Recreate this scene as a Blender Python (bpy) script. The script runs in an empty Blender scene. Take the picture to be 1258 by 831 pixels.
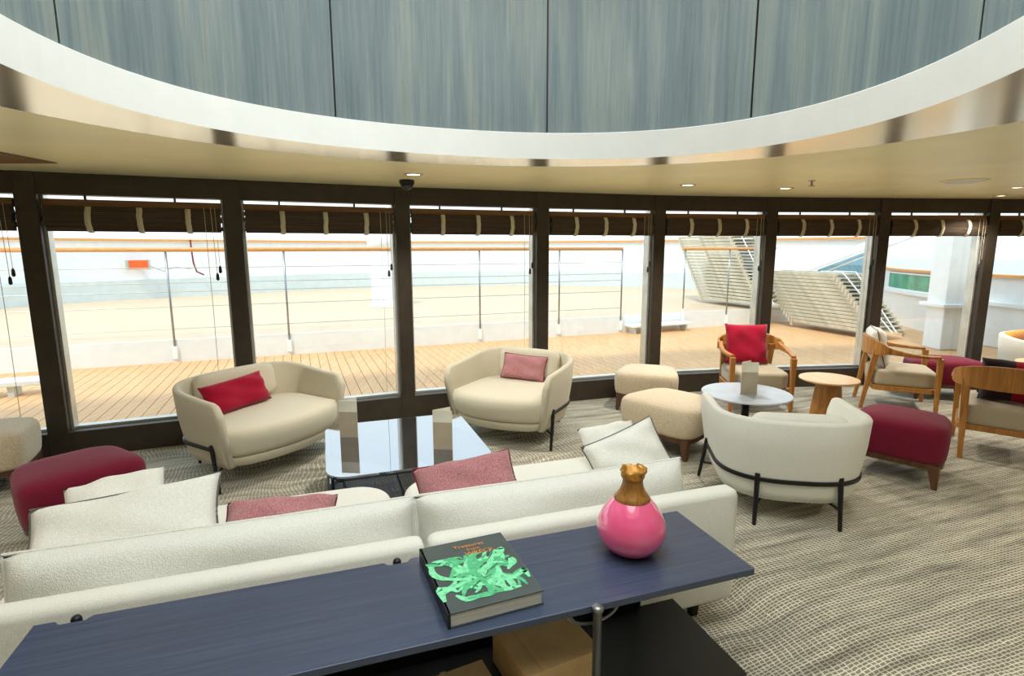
import bpy, bmesh, math, random
import numpy as np
from mathutils import Vector, Matrix, Euler
random.seed(7)
sc = bpy.context.scene
COL = sc.collection
R = math.radians

# ------------------------------------------------------------------ camera
cam_d = bpy.data.cameras.new('camera'); cam = bpy.data.objects.new('camera', cam_d); COL.objects.link(cam)
cam_d.sensor_width = 36.0; cam_d.lens = 36.0 * 670.3 / 1258.0; cam_d.clip_start = 0.05; cam_d.clip_end = 3000
cam.matrix_world = Matrix.Translation((0, 0, 1.65)) @ Euler((R(90 - 9.183), 0, 0)).to_matrix().to_4x4() @ Matrix.Rotation(R(-0.148), 4, 'Z')
sc.camera = cam

# ------------------------------------------------------------------ world, sun, exposure
w = bpy.data.worlds.new('world'); sc.world = w; w.use_nodes = True
nt = w.node_tree; nt.nodes.clear()
out = nt.nodes.new('ShaderNodeOutputWorld'); bg = nt.nodes.new('ShaderNodeBackground')
tc = nt.nodes.new('ShaderNodeTexCoord'); sep = nt.nodes.new('ShaderNodeSeparateXYZ'); rmp = nt.nodes.new('ShaderNodeValToRGB')
rmp.color_ramp.elements[0].position = 0.0; rmp.color_ramp.elements[0].color = (0.90, 0.96, 1.0, 1)
rmp.color_ramp.elements[1].position = 0.8; rmp.color_ramp.elements[1].color = (0.62, 0.80, 1.0, 1)
nt.links.new(tc.outputs['Generated'], sep.inputs[0]); nt.links.new(sep.outputs['Z'], rmp.inputs[0])
nt.links.new(rmp.outputs[0], bg.inputs[0]); nt.links.new(bg.outputs[0], out.inputs[0])
bg.inputs[1].default_value = 1.3
sun_d = bpy.data.lights.new('sun', 'SUN'); sun = bpy.data.objects.new('sun', sun_d); COL.objects.link(sun)
sun_d.energy = 1.5; sun_d.angle = R(6); sun_d.color = (1.0, 0.95, 0.86)
sun.rotation_euler = Vector((0.25, 0.62, -0.95)).to_track_quat('-Z', 'Y').to_euler()
vs = sc.view_settings
vs.view_transform = 'Standard'; vs.look = 'None'; vs.gamma = 1; vs.use_curve_mapping = False; vs.exposure = 0.62
FILL_POWER = 52.0; SPOT_POWER = 68.0

# ------------------------------------------------------------------ materials
def lin(c):
    return tuple(((v / 255) / 12.92 if v / 255 <= 0.04045 else ((v / 255 + 0.055) / 1.055) ** 2.4) for v in c) + (1,)
def base(name, rgb, rough=0.6, metal=0.0, spec=0.5):
    m = bpy.data.materials.new(name); m.use_nodes = True
    b = m.node_tree.nodes['Principled BSDF']
    b.inputs['Base Color'].default_value = lin(rgb); b.inputs['Roughness'].default_value = rough
    b.inputs['Metallic'].default_value = metal; b.inputs['Specular IOR Level'].default_value = spec
    return m, m.node_tree, b
def N(t, kind, **kw):
    n = t.nodes.new(kind)
    for k, v in kw.items():
        if k in n.inputs: n.inputs[k].default_value = v
        else: setattr(n, k, v)
    return n
def coords(t, scale=(1, 1, 1), rot=(0, 0, 0), kind='Object'):
    tcn = N(t, 'ShaderNodeTexCoord'); mp = N(t, 'ShaderNodeMapping')
    mp.inputs['Scale'].default_value = scale; mp.inputs['Rotation'].default_value = rot
    t.links.new(tcn.outputs[kind], mp.inputs[0]); return mp.outputs[0]
def ramp(t, fac, stops):
    r = N(t, 'ShaderNodeValToRGB'); e = r.color_ramp.elements
    while len(e) < len(stops): e.new(0.5)
    for i, (p, c) in enumerate(stops): e[i].position = p; e[i].color = c if len(c) == 4 else lin(c)
    t.links.new(fac, r.inputs[0]); return r.outputs[0]
def bump(t, b, height, strength=0.3, dist=0.01):
    n = N(t, 'ShaderNodeBump'); n.inputs['Strength'].default_value = strength; n.inputs['Distance'].default_value = dist
    t.links.new(height, n.inputs['Height']); t.links.new(n.outputs[0], b.inputs['Normal'])
def plain(name, rgb, rough=0.6, metal=0.0, spec=0.5, var=0.06, scale=6):
    m, t, b = base(name, rgb, rough, metal, spec)
    n = N(t, 'ShaderNodeTexNoise', Scale=scale, Detail=4.0)
    t.links.new(coords(t), n.inputs['Vector'])
    lo = tuple(max(0, v * (1 - var)) for v in rgb); hi = tuple(min(255, v * (1 + var)) for v in rgb)
    t.links.new(ramp(t, n.outputs[0], [(0.3, lo), (0.7, hi)]), b.inputs['Base Color'])
    return m
def fabric(name, rgb, weave=260, var=0.10, strength=0.35, sheen=0.2, rough=0.9):
    m, t, b = base(name, rgb, rough, 0, 0.2)
    b.inputs['Sheen Weight'].default_value = sheen
    v = coords(t)
    n = N(t, 'ShaderNodeTexNoise', Scale=weave, Detail=2.0); t.links.new(v, n.inputs['Vector'])
    vo = N(t, 'ShaderNodeTexVoronoi', Scale=weave * 0.7); t.links.new(v, vo.inputs['Vector'])
    lo = tuple(x * (1 - var) for x in rgb); hi = tuple(min(255, x * (1 + var)) for x in rgb)
    t.links.new(ramp(t, n.outputs[0], [(0.25, lo), (0.75, hi)]), b.inputs['Base Color'])
    bump(t, b, vo.outputs['Distance'], strength, 0.002)
    return m
def wood(name, dark, light, scale=(14, 14, 1.2), rough=0.42, rot=(0, 0, 0), spec=0.4):
    m, t, b = base(name, light, rough, 0, spec)
    v = coords(t, scale, rot)
    n = N(t, 'ShaderNodeTexNoise', Scale=2.0, Detail=8.0, Roughness=0.62, Distortion=0.6); t.links.new(v, n.inputs['Vector'])
    t.links.new(ramp(t, n.outputs[0], [(0.3, dark), (0.7, light)]), b.inputs['Base Color'])
    bump(t, b, n.outputs[0], 0.12, 0.003)
    return m
def glass(name, tint, mirror, rough=0.0, ior=1.5):
    m = bpy.data.materials.new(name); m.use_nodes = True; t = m.node_tree; t.nodes.clear()
    o = N(t, 'ShaderNodeOutputMaterial'); tr = N(t, 'ShaderNodeBsdfTransparent'); gl = N(t, 'ShaderNodeBsdfGlossy'); mx = N(t, 'ShaderNodeMixShader')
    tr.inputs[0].default_value = (*tint, 1); gl.inputs['Roughness'].default_value = rough; gl.inputs[0].default_value = (1, 1, 1, 1)
    lw = N(t, 'ShaderNodeLayerWeight', Blend=0.5); pw = N(t, 'ShaderNodeMath', operation='POWER'); pw.inputs[1].default_value = 5.0   # Schlick reflectance, same from both sides
    t.links.new(lw.outputs['Facing'], pw.inputs[0])
    f0 = max(mirror, ((ior-1)/(ior+1))**2); ad = N(t, 'ShaderNodeMath', operation='MULTIPLY_ADD', use_clamp=True)
    ad.inputs[1].default_value = 1 - f0; ad.inputs[2].default_value = f0
    t.links.new(pw.outputs[0], ad.inputs[0]); t.links.new(ad.outputs[0], mx.inputs[0])
    t.links.new(tr.outputs[0], mx.inputs[1]); t.links.new(gl.outputs[0], mx.inputs[2]); t.links.new(mx.outputs[0], o.inputs[0])
    return m
def emit(name, rgb, strength):
    m = bpy.data.materials.new(name); m.use_nodes = True; t = m.node_tree; t.nodes.clear()
    o = N(t, 'ShaderNodeOutputMaterial'); e = N(t, 'ShaderNodeEmission'); e.inputs[0].default_value = lin(rgb); e.inputs[1].default_value = strength
    t.links.new(e.outputs[0], o.inputs[0]); return m

def carpet_mat():
    m, t, b = base('carpet', (150, 142, 120), 0.95, 0, 0.1)
    v = coords(t, (1, 1, 1), (0, 0, R(-18.5)))
    big = N(t, 'ShaderNodeTexNoise', Scale=1.7, Detail=1.0); t.links.new(v, big.inputs['Vector'])
    off = N(t, 'ShaderNodeVectorMath', operation='MULTIPLY_ADD'); t.links.new(big.outputs['Color'], off.inputs[0])
    t.links.new(v, off.inputs[2])
    # rippled inlay around the seating group, plain straight weave on the walkway at the right
    sx = N(t, 'ShaderNodeSeparateXYZ'); t.links.new(v, sx.inputs[0])
    am = N(t, 'ShaderNodeMapRange', interpolation_type='SMOOTHSTEP'); t.links.new(sx.outputs['X'], am.inputs[0])
    am.inputs[1].default_value = 1.3; am.inputs[2].default_value = 2.2; am.inputs[3].default_value = 0.27; am.inputs[4].default_value = 0.035
    t.links.new(am.outputs[0], off.inputs[1])
    fine = N(t, 'ShaderNodeTexNoise', Scale=20.0, Detail=3.0); t.links.new(v, fine.inputs['Vector'])
    def lines(axis, period, width, jit):
        s = N(t, 'ShaderNodeSeparateXYZ'); t.links.new(off.outputs[0], s.inputs[0])
        j = N(t, 'ShaderNodeMath', operation='MULTIPLY_ADD'); t.links.new(fine.outputs[0], j.inputs[0]); j.inputs[1].default_value = jit
        t.links.new(s.outputs[axis], j.inputs[2])
        d = N(t, 'ShaderNodeMath', operation='DIVIDE'); t.links.new(j.outputs[0], d.inputs[0]); d.inputs[1].default_value = period
        fr = N(t, 'ShaderNodeMath', operation='FRACT'); t.links.new(d.outputs[0], fr.inputs[0])
        a = N(t, 'ShaderNodeMath', operation='SUBTRACT'); t.links.new(fr.outputs[0], a.inputs[0]); a.inputs[1].default_value = 0.5
        ab = N(t, 'ShaderNodeMath', operation='ABSOLUTE'); t.links.new(a.outputs[0], ab.inputs[0])
        mr = N(t, 'ShaderNodeMapRange'); t.links.new(ab.outputs[0], mr.inputs[0])
        mr.inputs[1].default_value = width; mr.inputs[2].default_value = width * 0.35; mr.inputs[3].default_value = 0; mr.inputs[4].default_value = 1
        return mr.outputs[0]
    l1 = lines('Y', 0.0155, 0.21, 0.013); l2 = lines('X', 0.027, 0.13, 0.030)
    mx = N(t, 'ShaderNodeMath', operation='MAXIMUM'); t.links.new(l1, mx.inputs[0]); t.links.new(l2, mx.inputs[1])
    st = N(t, 'ShaderNodeMapping'); st.inputs['Scale'].default_value = (1.1, 11.0, 1.0); t.links.new(off.outputs[0], st.inputs[0])
    patch = N(t, 'ShaderNodeTexNoise', Scale=1.3, Detail=5.0, Roughness=0.65); t.links.new(st.outputs[0], patch.inputs['Vector'])
    pr = N(t, 'ShaderNodeMapRange'); t.links.new(patch.outputs[0], pr.inputs[0])
    pr.inputs[1].default_value = 0.3; pr.inputs[2].default_value = 0.62; pr.inputs[3].default_value = 0.25; pr.inputs[4].default_value = 1.0
    mu = N(t, 'ShaderNodeMath', operation='MULTIPLY'); t.links.new(mx.outputs[0], mu.inputs[0]); t.links.new(pr.outputs[0], mu.inputs[1])
    ground = ramp(t, patch.outputs[0], [(0.35, (98, 94, 82)), (0.65, (144, 138, 120))])
    mix = N(t, 'ShaderNodeMix', data_type='RGBA'); t.links.new(mu.outputs[0], mix.inputs[0])
    t.links.new(ground, mix.inputs[6]); mix.inputs[7].default_value = lin((232, 225, 204))
    t.links.new(mix.outputs[2], b.inputs['Base Color']); bump(t, b, mu.outputs[0], 0.5, 0.004)
    return m

def drum_wood():
    m, t, b = base('blue_grey_veneer', (120, 138, 140), 0.45, 0, 0.3)
    v = coords(t, (7, 7, 0.45))
    n1 = N(t, 'ShaderNodeTexNoise', Scale=1.0, Detail=6.0, Roughness=0.6, Distortion=0.5); t.links.new(v, n1.inputs['Vector'])
    v2 = coords(t, (60, 60, 1.6))
    n2 = N(t, 'ShaderNodeTexNoise', Scale=1.0, Detail=6.0, Roughness=0.7); t.links.new(v2, n2.inputs['Vector'])
    c1 = ramp(t, n1.outputs[0], [(0.28, (84, 104, 112)), (0.46, (108, 126, 132)), (0.62, (140, 152, 148)), (0.8, (128, 122, 108))])
    c2 = ramp(t, n2.outputs[0], [(0.3, (92, 104, 106)), (0.7, (150, 158, 154))])
    mix = N(t, 'ShaderNodeMix', data_type='RGBA'); mix.inputs[0].default_value = 0.4
    t.links.new(c1, mix.inputs[6]); t.links.new(c2, mix.inputs[7]); t.links.new(mix.outputs[2], b.inputs['Base Color'])
    bump(t, b, n2.outputs[0], 0.1, 0.002)
    return m

M = {}
M['carpet'] = carpet_mat(); M['drum'] = drum_wood()
M['soffit'] = plain('champagne_satin_metal', (250, 241, 194), 0.40, 0.22, 0.6, 0.03, 1.5)
M['band'] = plain('polished_champagne_band', (244, 238, 220), 0.17, 0.85, 0.5, 0.02, 2)
M['white'] = plain('white_plaster', (240, 241, 236), 0.55, 0, 0.4, 0.01)
M['wallpaint'] = plain('cream_wall', (222, 214, 196), 0.7)
M['frame'] = plain('dark_bronze_frame', (60, 51, 40), 0.42, 0.2, 0.5, 0.08, 9)
M['alu'] = plain('aluminium_frame', (200, 200, 192), 0.35, 0.7)
M['pane'] = glass('window_glass', (0.96, 0.98, 0.97), 0.01)
M['bamboo'] = wood('dark_bamboo', (52, 42, 31), (92, 74, 54), (1.2, 60, 60), 0.6)
M['bamboo_rail'] = wood('brown_rail', (100, 68, 34), (132, 94, 52), (2, 30, 30), 0.5)
M['strap'] = fabric('beige_strap', (206, 198, 172), 200)
M['cord'] = plain('pale_cord', (196, 186, 160), 0.8)
M['tassel'] = plain('dark_tassel', (44, 38, 34), 0.6)
M['cream'] = fabric('cream_upholstery', (226, 224, 212), 300, 0.05, 0.2)
M['knit'] = fabric('cream_knit', (227, 226, 216), 300, 0.07, 0.8)
M['tub'] = fabric('greige_upholstery', (203, 194, 170), 320, 0.05, 0.2)
M['tub_in'] = fabric('greige_cushion', (208, 199, 176), 320, 0.05, 0.2)
M['crimson'] = fabric('crimson_velvet', (154, 8, 42), 220, 0.10, 0.3, 0.15)
M['burgundy'] = fabric('burgundy_weave', (112, 20, 44), 240, 0.14, 0.35, 0.12)
M['dusty'] = fabric('dusty_pink_weave', (172, 118, 120), 170, 0.20, 0.5)
M['dusty_edge'] = fabric('maroon_piping', (120, 20, 45), 200)
M['ivory'] = fabric('ivory_linen', (232, 230, 220), 220, 0.06, 0.3)
M['grey_edge'] = fabric('grey_piping', (92, 92, 84), 200)
M['oat'] = fabric('oatmeal_weave', (205, 188, 160), 170, 0.14, 0.5)
M['taupe'] = fabric('taupe_upholstery', (176, 164, 140), 300, 0.06, 0.25)
M['dark_cloth'] = fabric('dark_plum_cloth', (40, 26, 34), 220)
M['orange_cloth'] = fabric('amber_cloth', (226, 160, 76), 220)
M['black'] = plain('black_metal', (24, 22, 22), 0.4, 0.3)
M['steel'] = plain('brushed_steel', (150, 152, 152), 0.3, 0.8)
M['oak'] = wood('amber_oak', (146, 94, 40), (196, 138, 68))
M['oak_top'] = wood('pale_oak', (202, 158, 108), (224, 186, 140), (14, 1.5, 14), 0.35)
M['walnut'] = wood('dark_walnut', (70, 44, 28), (104, 68, 44))
M['navy_top'] = wood('blue_black_oak', (58, 68, 90), (70, 82, 106), (1.2, 40, 40), 0.22, (0, 0, 0), 0.6)
M['black_shelf'] = plain('black_lacquer', (20, 20, 22), 0.35)
M['tabletop'] = glass('smoked_mirror_glass', (0.22, 0.27, 0.34), 0.42)
M['tableshelf'] = glass('smoked_glass', (0.30, 0.36, 0.45), 0.2)
M['greytop'] = plain('pale_grey_lacquer', (168, 176, 182), 0.3)
M['card'] = plain('taupe_card', (176, 162, 138), 0.7)
M['card_top'] = plain('pale_card', (226, 220, 202), 0.7)
M['book'] = plain('slate_cover', (72, 82, 82), 0.3, 0, 0.5, 0.05)
M['pages'] = wood('page_block', (178, 176, 164), (236, 232, 220), (1, 1, 260), 0.8)
M['g1'] = plain('mint_print', (126, 222, 164), 0.4, 0, .5, .1, 60); M['g2'] = plain('jade_print', (84, 184, 128), 0.4, 0, .5, .1, 60); M['g3'] = plain('deep_green_print', (40, 116, 82), 0.4, 0, .5, .1, 60)
M['ink'] = plain('orange_ink', (226, 140, 54), 0.5)
M['kraft'] = wood('kraft_board', (206, 168, 114), (226, 190, 138), (3, 3, 3), 0.7)
M['pink'], _t, _b = base('pink_glass', (246, 84, 138), 0.06, 0, 0.6)
_b.inputs['Coat Weight'].default_value = 1.0; _b.inputs['Coat Roughness'].default_value = 0.02
_b.inputs['Subsurface Weight'].default_value = 0.25; _b.inputs['Subsurface Radius'].default_value = (0.05, 0.01, 0.02)
_n = N(_t, 'ShaderNodeTexNoise', Scale=9.0); _t.links.new(coords(_t), _n.inputs['Vector'])
_t.links.new(ramp(_t, _n.outputs[0], [(0.3, (246, 88, 140)), (0.7, (250, 116, 160))]), _b.inputs['Base Color'])
M['bronze'] = wood('gilded_wood', (120, 76, 28), (180, 126, 58), (30, 30, 10), 0.35)
M['gold'] = plain('gold_leaf', (188, 134, 58), 0.35, 0.5, 0.5, 0.25, 40)
M['teak'] = wood('teak_plank', (214, 160, 104), (234, 188, 136), (14, 0.8, 14), 0.55)
M['caulk'] = plain('dark_caulk', (140, 104, 70), 0.8)
M['pale_teak'] = wood('pale_deck_teak', (206, 180, 148), (218, 194, 164), (14, 0.8, 14), 0.6)  # paler than the promenade teak
M['shipwhite'] = plain('ship_white_paint', (236, 240, 240), 0.4, 0, 0.5, 0.015)
M['shipblue'] = plain('pale_grey_paint', (206, 216, 216), 0.45, 0, 0.5, 0.02)
M['teakrail'] = wood('varnished_teak', (206, 140, 76), (230, 172, 106), (1, 20, 20), 0.35)
M['wire'] = plain('steel_wire', (168, 168, 160), 0.4, 0.4)
M['lounger'] = plain('weathered_slat', (196, 188, 166), 0.7, 0, 0.3, 0.1)
M['lounger_dark'] = plain('dark_lounger_mesh', (70, 66, 60), 0.8)
M['orange'] = plain('safety_orange', (236, 96, 28), 0.5)
M['bluepane'] = glass('blue_tinted_glass', (0.45, 0.62, 0.70), 0.08)
M['greenpane'] = plain('green_window_glass', (96, 160, 122), 0.12, 0, 0.6, 0.15, 3)
M['sea'] = plain('sea_water', (84, 140, 148), 0.2, 0, 0.5, 0.1, 0.02)
M['lamp'] = emit('lamp_glow', (255, 226, 176), 6.0)
M['fill_glow'] = emit('fill_glow', (255, 250, 240), 0.8)
M['domeglass'] = plain('smoked_dome', (30, 28, 26), 0.08)

# ------------------------------------------------------------------ helpers
class MB:
    def __init__(s): s.v = []; s.f = []
    def add(s, vs, fs):
        o = len(s.v); s.v += [tuple(p) for p in vs]; s.f += [tuple(i + o for i in f) for f in fs]; return s
    def box(s, x0, x1, y0, y1, z0, z1):
        return s.add([(x0,y0,z0),(x1,y0,z0),(x1,y1,z0),(x0,y1,z0),(x0,y0,z1),(x1,y0,z1),(x1,y1,z1),(x0,y1,z1)],
                     [(3,2,1,0),(4,5,6,7),(0,1,5,4),(1,2,6,5),(2,3,7,6),(3,0,4,7)])
    def hexa(s, b, t):   # bottom quad, top quad (ccw from above)
        return s.add(list(b) + list(t), [(3,2,1,0),(4,5,6,7),(0,1,5,4),(1,2,6,5),(2,3,7,6),(3,0,4,7)])
    def loft(s, rings, close=True, cap0=True, cap1=True):
        n = len(rings[0]); vs = [p for r in rings for p in r]; fs = []
        for i in range(len(rings) - 1):
            for j in range(n if close else n - 1):
                k = (j + 1) % n
                fs.append((i*n+j, i*n+k, (i+1)*n+k, (i+1)*n+j))
        if cap0: fs.append(tuple(range(n))[::-1])
        if cap1: fs.append(tuple((len(rings)-1)*n + j for j in range(n)))
        return s.add(vs, fs)
    def lathe(s, prof, seg=32, c=(0, 0)):
        return s.loft([[(c[0]+r*math.cos(2*math.pi*j/seg), c[1]+r*math.sin(2*math.pi*j/seg), z) for j in range(seg)] for r, z in prof])
    def tube(s, pts, r, seg=8, r1=None):
        pts = [Vector(p) for p in pts]; rings = []
        up = Vector((0, 0, 1))
        for i, p in enumerate(pts):
            d = (pts[min(i+1, len(pts)-1)] - pts[max(i-1, 0)]).normalized()
            a = d.cross(up)
            if a.length < 1e-3: a = d.cross(Vector((0, 1, 0)))
            a.normalize(); b = a.cross(d).normalized()
            rr = r if r1 is None else r + (r1 - r) * i / (len(pts) - 1)
            rings.append([p + a*rr*math.cos(2*math.pi*j/seg) + b*rr*math.sin(2*math.pi*j/seg) for j in range(seg)])
        return s.loft(rings)
    def sweep(s, pts, th, hs):   # upright rectangular section along a path
        pts = [Vector(p) for p in pts]; rings = []
        for i, p in enumerate(pts):
            d = (pts[min(i+1, len(pts)-1)] - pts[max(i-1, 0)]); d.z = 0; d.normalize(); n = Vector((-d.y, d.x, 0))
            h = hs[i] / 2; t2 = th / 2; c = min(t2, h) * 0.35
            sec = [(-t2, -h+c), (-t2+c, -h), (t2-c, -h), (t2, -h+c), (t2, h-c), (t2-c, h), (-t2+c, h), (-t2, h-c)]
            rings.append([p + n*a + Vector((0, 0, z)) for a, z in sec])
        return s.loft(rings)
    def prism(s, poly, z0, z1):
        return s.loft([[(x, y, z0) for x, y in poly], [(x, y, z1) for x, y in poly]])
    def build(s, name, mat, parent=None, smooth=False, bev=0.0, sub=0):
        me = bpy.data.meshes.new(name); me.from_pydata(s.v, [], s.f); me.update()
        bm = bmesh.new(); bm.from_mesh(me); bmesh.ops.recalc_face_normals(bm, faces=bm.faces); bm.to_mesh(me); bm.free()
        o = bpy.data.objects.new(name, me); COL.objects.link(o); me.materials.append(mat)
        if parent is not None: o.parent = parent
        if smooth:
            for p in me.polygons: p.use_smooth = True
            md = None
        if bev:
            md = o.modifiers.new('bevel', 'BEVEL'); md.width = bev; md.segments = 2; md.limit_method = 'ANGLE'
        if sub:
            md = o.modifiers.new('subdivision', 'SUBSURF'); md.levels = sub; md.render_levels = sub
        return o

def tag(o, label=None, cat=None, group=None, kind=None):
    if label: o['label'] = label
    if cat: o['category'] = cat
    if group: o['group'] = group
    if kind: o['kind'] = kind
    return o
def empty(name, loc=(0, 0, 0), rz=0.0, label=None, cat=None, group=None, kind=None, rot=None):
    o = bpy.data.objects.new(name, None); COL.objects.link(o); o.location = loc
    o.rotation_euler = rot if rot else (0, 0, rz); o.empty_display_size = 0.1
    return tag(o, label, cat, group, kind)
def dup(o, parent=None):
    c = o.copy(); COL.objects.link(c); c.parent = parent
    for ch in list(o.children): dup(ch, c)
    return c
def rrect(w, d, r, n=6, cx=0, cy=0):
    pts = []
    for sx, sy, a0 in ((1, 1, 0), (-1, 1, 90), (-1, -1, 180), (1, -1, 270)):
        for k in range(n + 1):
            a = R(a0 + 90 * k / n)
            pts.append((cx + sx*(w/2 - r) + r*math.cos(a), cy + sy*(d/2 - r) + r*math.sin(a)))
    return pts
def scaled(poly, s, z, c=(0, 0)):
    return [(c[0] + (x - c[0]) * s, c[1] + (y - c[1]) * s, z) for x, y in poly]
def inset(poly, k, z):   # shrink towards the middle by roughly k metres
    cx = sum(p[0] for p in poly)/len(poly); cy = sum(p[1] for p in poly)/len(poly)
    o = []
    for x, y in poly:
        d = math.hypot(x-cx, y-cy) or 1; f = max(0.0, 1 - k/d); o.append((cx+(x-cx)*f, cy+(y-cy)*f, z))
    return o
def soft_block(poly, z0, z1, r=0.04, dome=0.012):
    h = []
    for k in range(5):
        a = R(90 * k / 4); h.append((r*(1-math.sin(a)), z0 + r*(1-math.cos(a))))
    for k in range(6):
        a = R(90 * k / 5); h.append((r*(1-math.cos(a)), z1 - r + r*math.sin(a)))
    mb = MB(); rings = [inset(poly, i, z) for i, z in h]
    rings += [inset(poly, r*2.5, z1 + dome*0.55), inset(poly, r*5, z1 + dome*0.9)]
    return mb.loft(rings)

def pillow_mb(w, h, t, seed=0, n=18, pinch=0.06, power=0.42, crumple=0.012):
    rnd = random.Random(seed); ph = [rnd.uniform(0, 6.28) for _ in range(6)]
    def P(u, v, side):
        x = w/2 * u * (1 - pinch * (1 - v*v)); z = h/2 + h/2 * v * (1 - pinch * (1 - u*u))
        prof = max(0.0, (1 - u**4) * (1 - v**4)) ** power
        wr = crumple * (math.sin(5*u + ph[0] + 2*v) * math.sin(4*v + ph[1]) + 0.6*math.sin(9*u*v + ph[2])) * prof
        return (x, side * t/2 * prof + wr, z)
    mb = MB(); vs = []; fs = []; idx = {}
    for side in (-1, 1):
        for i in range(n + 1):
            for j in range(n + 1):
                u = -1 + 2*i/n; v = -1 + 2*j/n
                edge = i in (0, n) or j in (0, n)
                key = (i, j, 0 if edge else side)
                if key not in idx: idx[key] = len(vs); vs.append(P(u, v, side))
        g = lambda i, j: idx[(i, j, 0 if (i in (0, n) or j in (0, n)) else side)]
        for i in range(n):
            for j in range(n): fs.append((g(i,j), g(i+1,j), g(i+1,j+1), g(i,j+1)))
    mb.add(vs, fs)
    border = [P(-1+2*i/n, -1, 1) for i in range(n)] + [P(1, -1+2*i/n, 1) for i in range(n)] + [P(1-2*i/n, 1, 1) for i in range(n)] + [P(-1, 1-2*i/n, 1) for i in range(n)]
    return mb, border + [border[0]]
def cushion(name, label, cat, loc, rot, size, mat, pipe=None, seed=0, group=None, pinch=0.06, power=0.42):
    e = empty(name, loc, 0, label, cat, group, rot=rot)
    mb, bd = pillow_mb(*size, seed=seed, pinch=pinch, power=power)
    mb.build('cover', mat, e, True)
    if pipe: MB().tube(bd, 0.0045, 6).build('piping', pipe, e, True)
    return e

# ------------------------------------------------------------------ floor, walls
EA = R(18.5); ex = Vector((math.cos(EA), math.sin(EA), 0)); en = Vector((-math.sin(EA), math.cos(EA), 0))
MUL = [(-6.20, 3.10), (-4.92, 3.66), (-3.633, 4.221), (-2.375, 4.756), (-1.054, 5.319), (0.300, 5.781), (1.612, 6.182), (2.967, 6.432), (4.362, 6.582), (5.758, 6.722), (7.155, 6.84), (8.55, 6.92)]
def offs(pts, k):
    o = []
    for i, p in enumerate(pts):
        a = Vector(pts[max(i-1, 0)]); b = Vector(pts[min(i+1, len(pts)-1)]); d = (b - a).normalized(); o.append((p[0] - d.y*k, p[1] + d.x*k))
    return o
ZC = 2.234
room = [(-6.6, -4.0), (9.0, -4.0)] + [(8.9, 6.94)] + offs(MUL, 0.0)[::-1] + [(-6.6, 2.93)]
mb = MB(); mb.prism(room, -0.08, 0.0)
tag(mb.build('floor', M['carpet']), 'taupe carpet with cream woven grid and ripple lines', 'carpet', kind='structure')
tag(MB().box(-6.7, -6.6, -4, 2.95, 0, 3.8).build('wall_left', M['wallpaint']), 'cream side wall at the far left', 'wall', kind='structure')
tag(MB().box(8.9, 9.0, -4, 6.9, 0, 3.8).build('wall_right', M['wallpaint']), 'cream side wall at the far right', 'wall', kind='structure')
tag(MB().box(-6.7, 9.0, -4.1, -4.0, 0, 3.8).build('wall_back', M['wallpaint']), 'cream wall behind the viewer', 'wall', kind='structure')

# window wall
wall = empty('wall_front', (0, 0, 0), 0, 'dark bronze window wall with tall mullions facing the deck', 'window wall', kind='structure')
ZS, ZB = 0.218, 2.072
for i, p in enumerate(MUL):
    a = Vector(MUL[max(i-1, 0)]); b = Vector(MUL[min(i+1, len(MUL)-1)]); d = (b - a).normalized(); n = Vector((-d.y, d.x))
    q = Vector(p); w2 = 0.068
    c = [q - d*w2 - n*0.075, q + d*w2 - n*0.075, q + d*w2 + n*0.075, q - d*w2 + n*0.075]
    MB().hexa([(*v, 0.0) for v in c], [(*v, ZC) for v in c]).build('mullion', M['frame'], wall, bev=0.006)
TASSEL_SRC = None
blind_words = ['out of view past the left edge', 'at the far left edge behind the beige ottoman', 'second from left, with the orange lifebuoy light behind it', 'third from left, with the white deck column behind it', 'in the middle, above the pink-cushioned armchair', 'above the pair of oatmeal ottomans', 'in front of the far stack of loungers', 'in front of the near stack of loungers', 'in front of the white deck pillar', 'rightmost, above the amber tub chair', 'out past the right edge']
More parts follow.
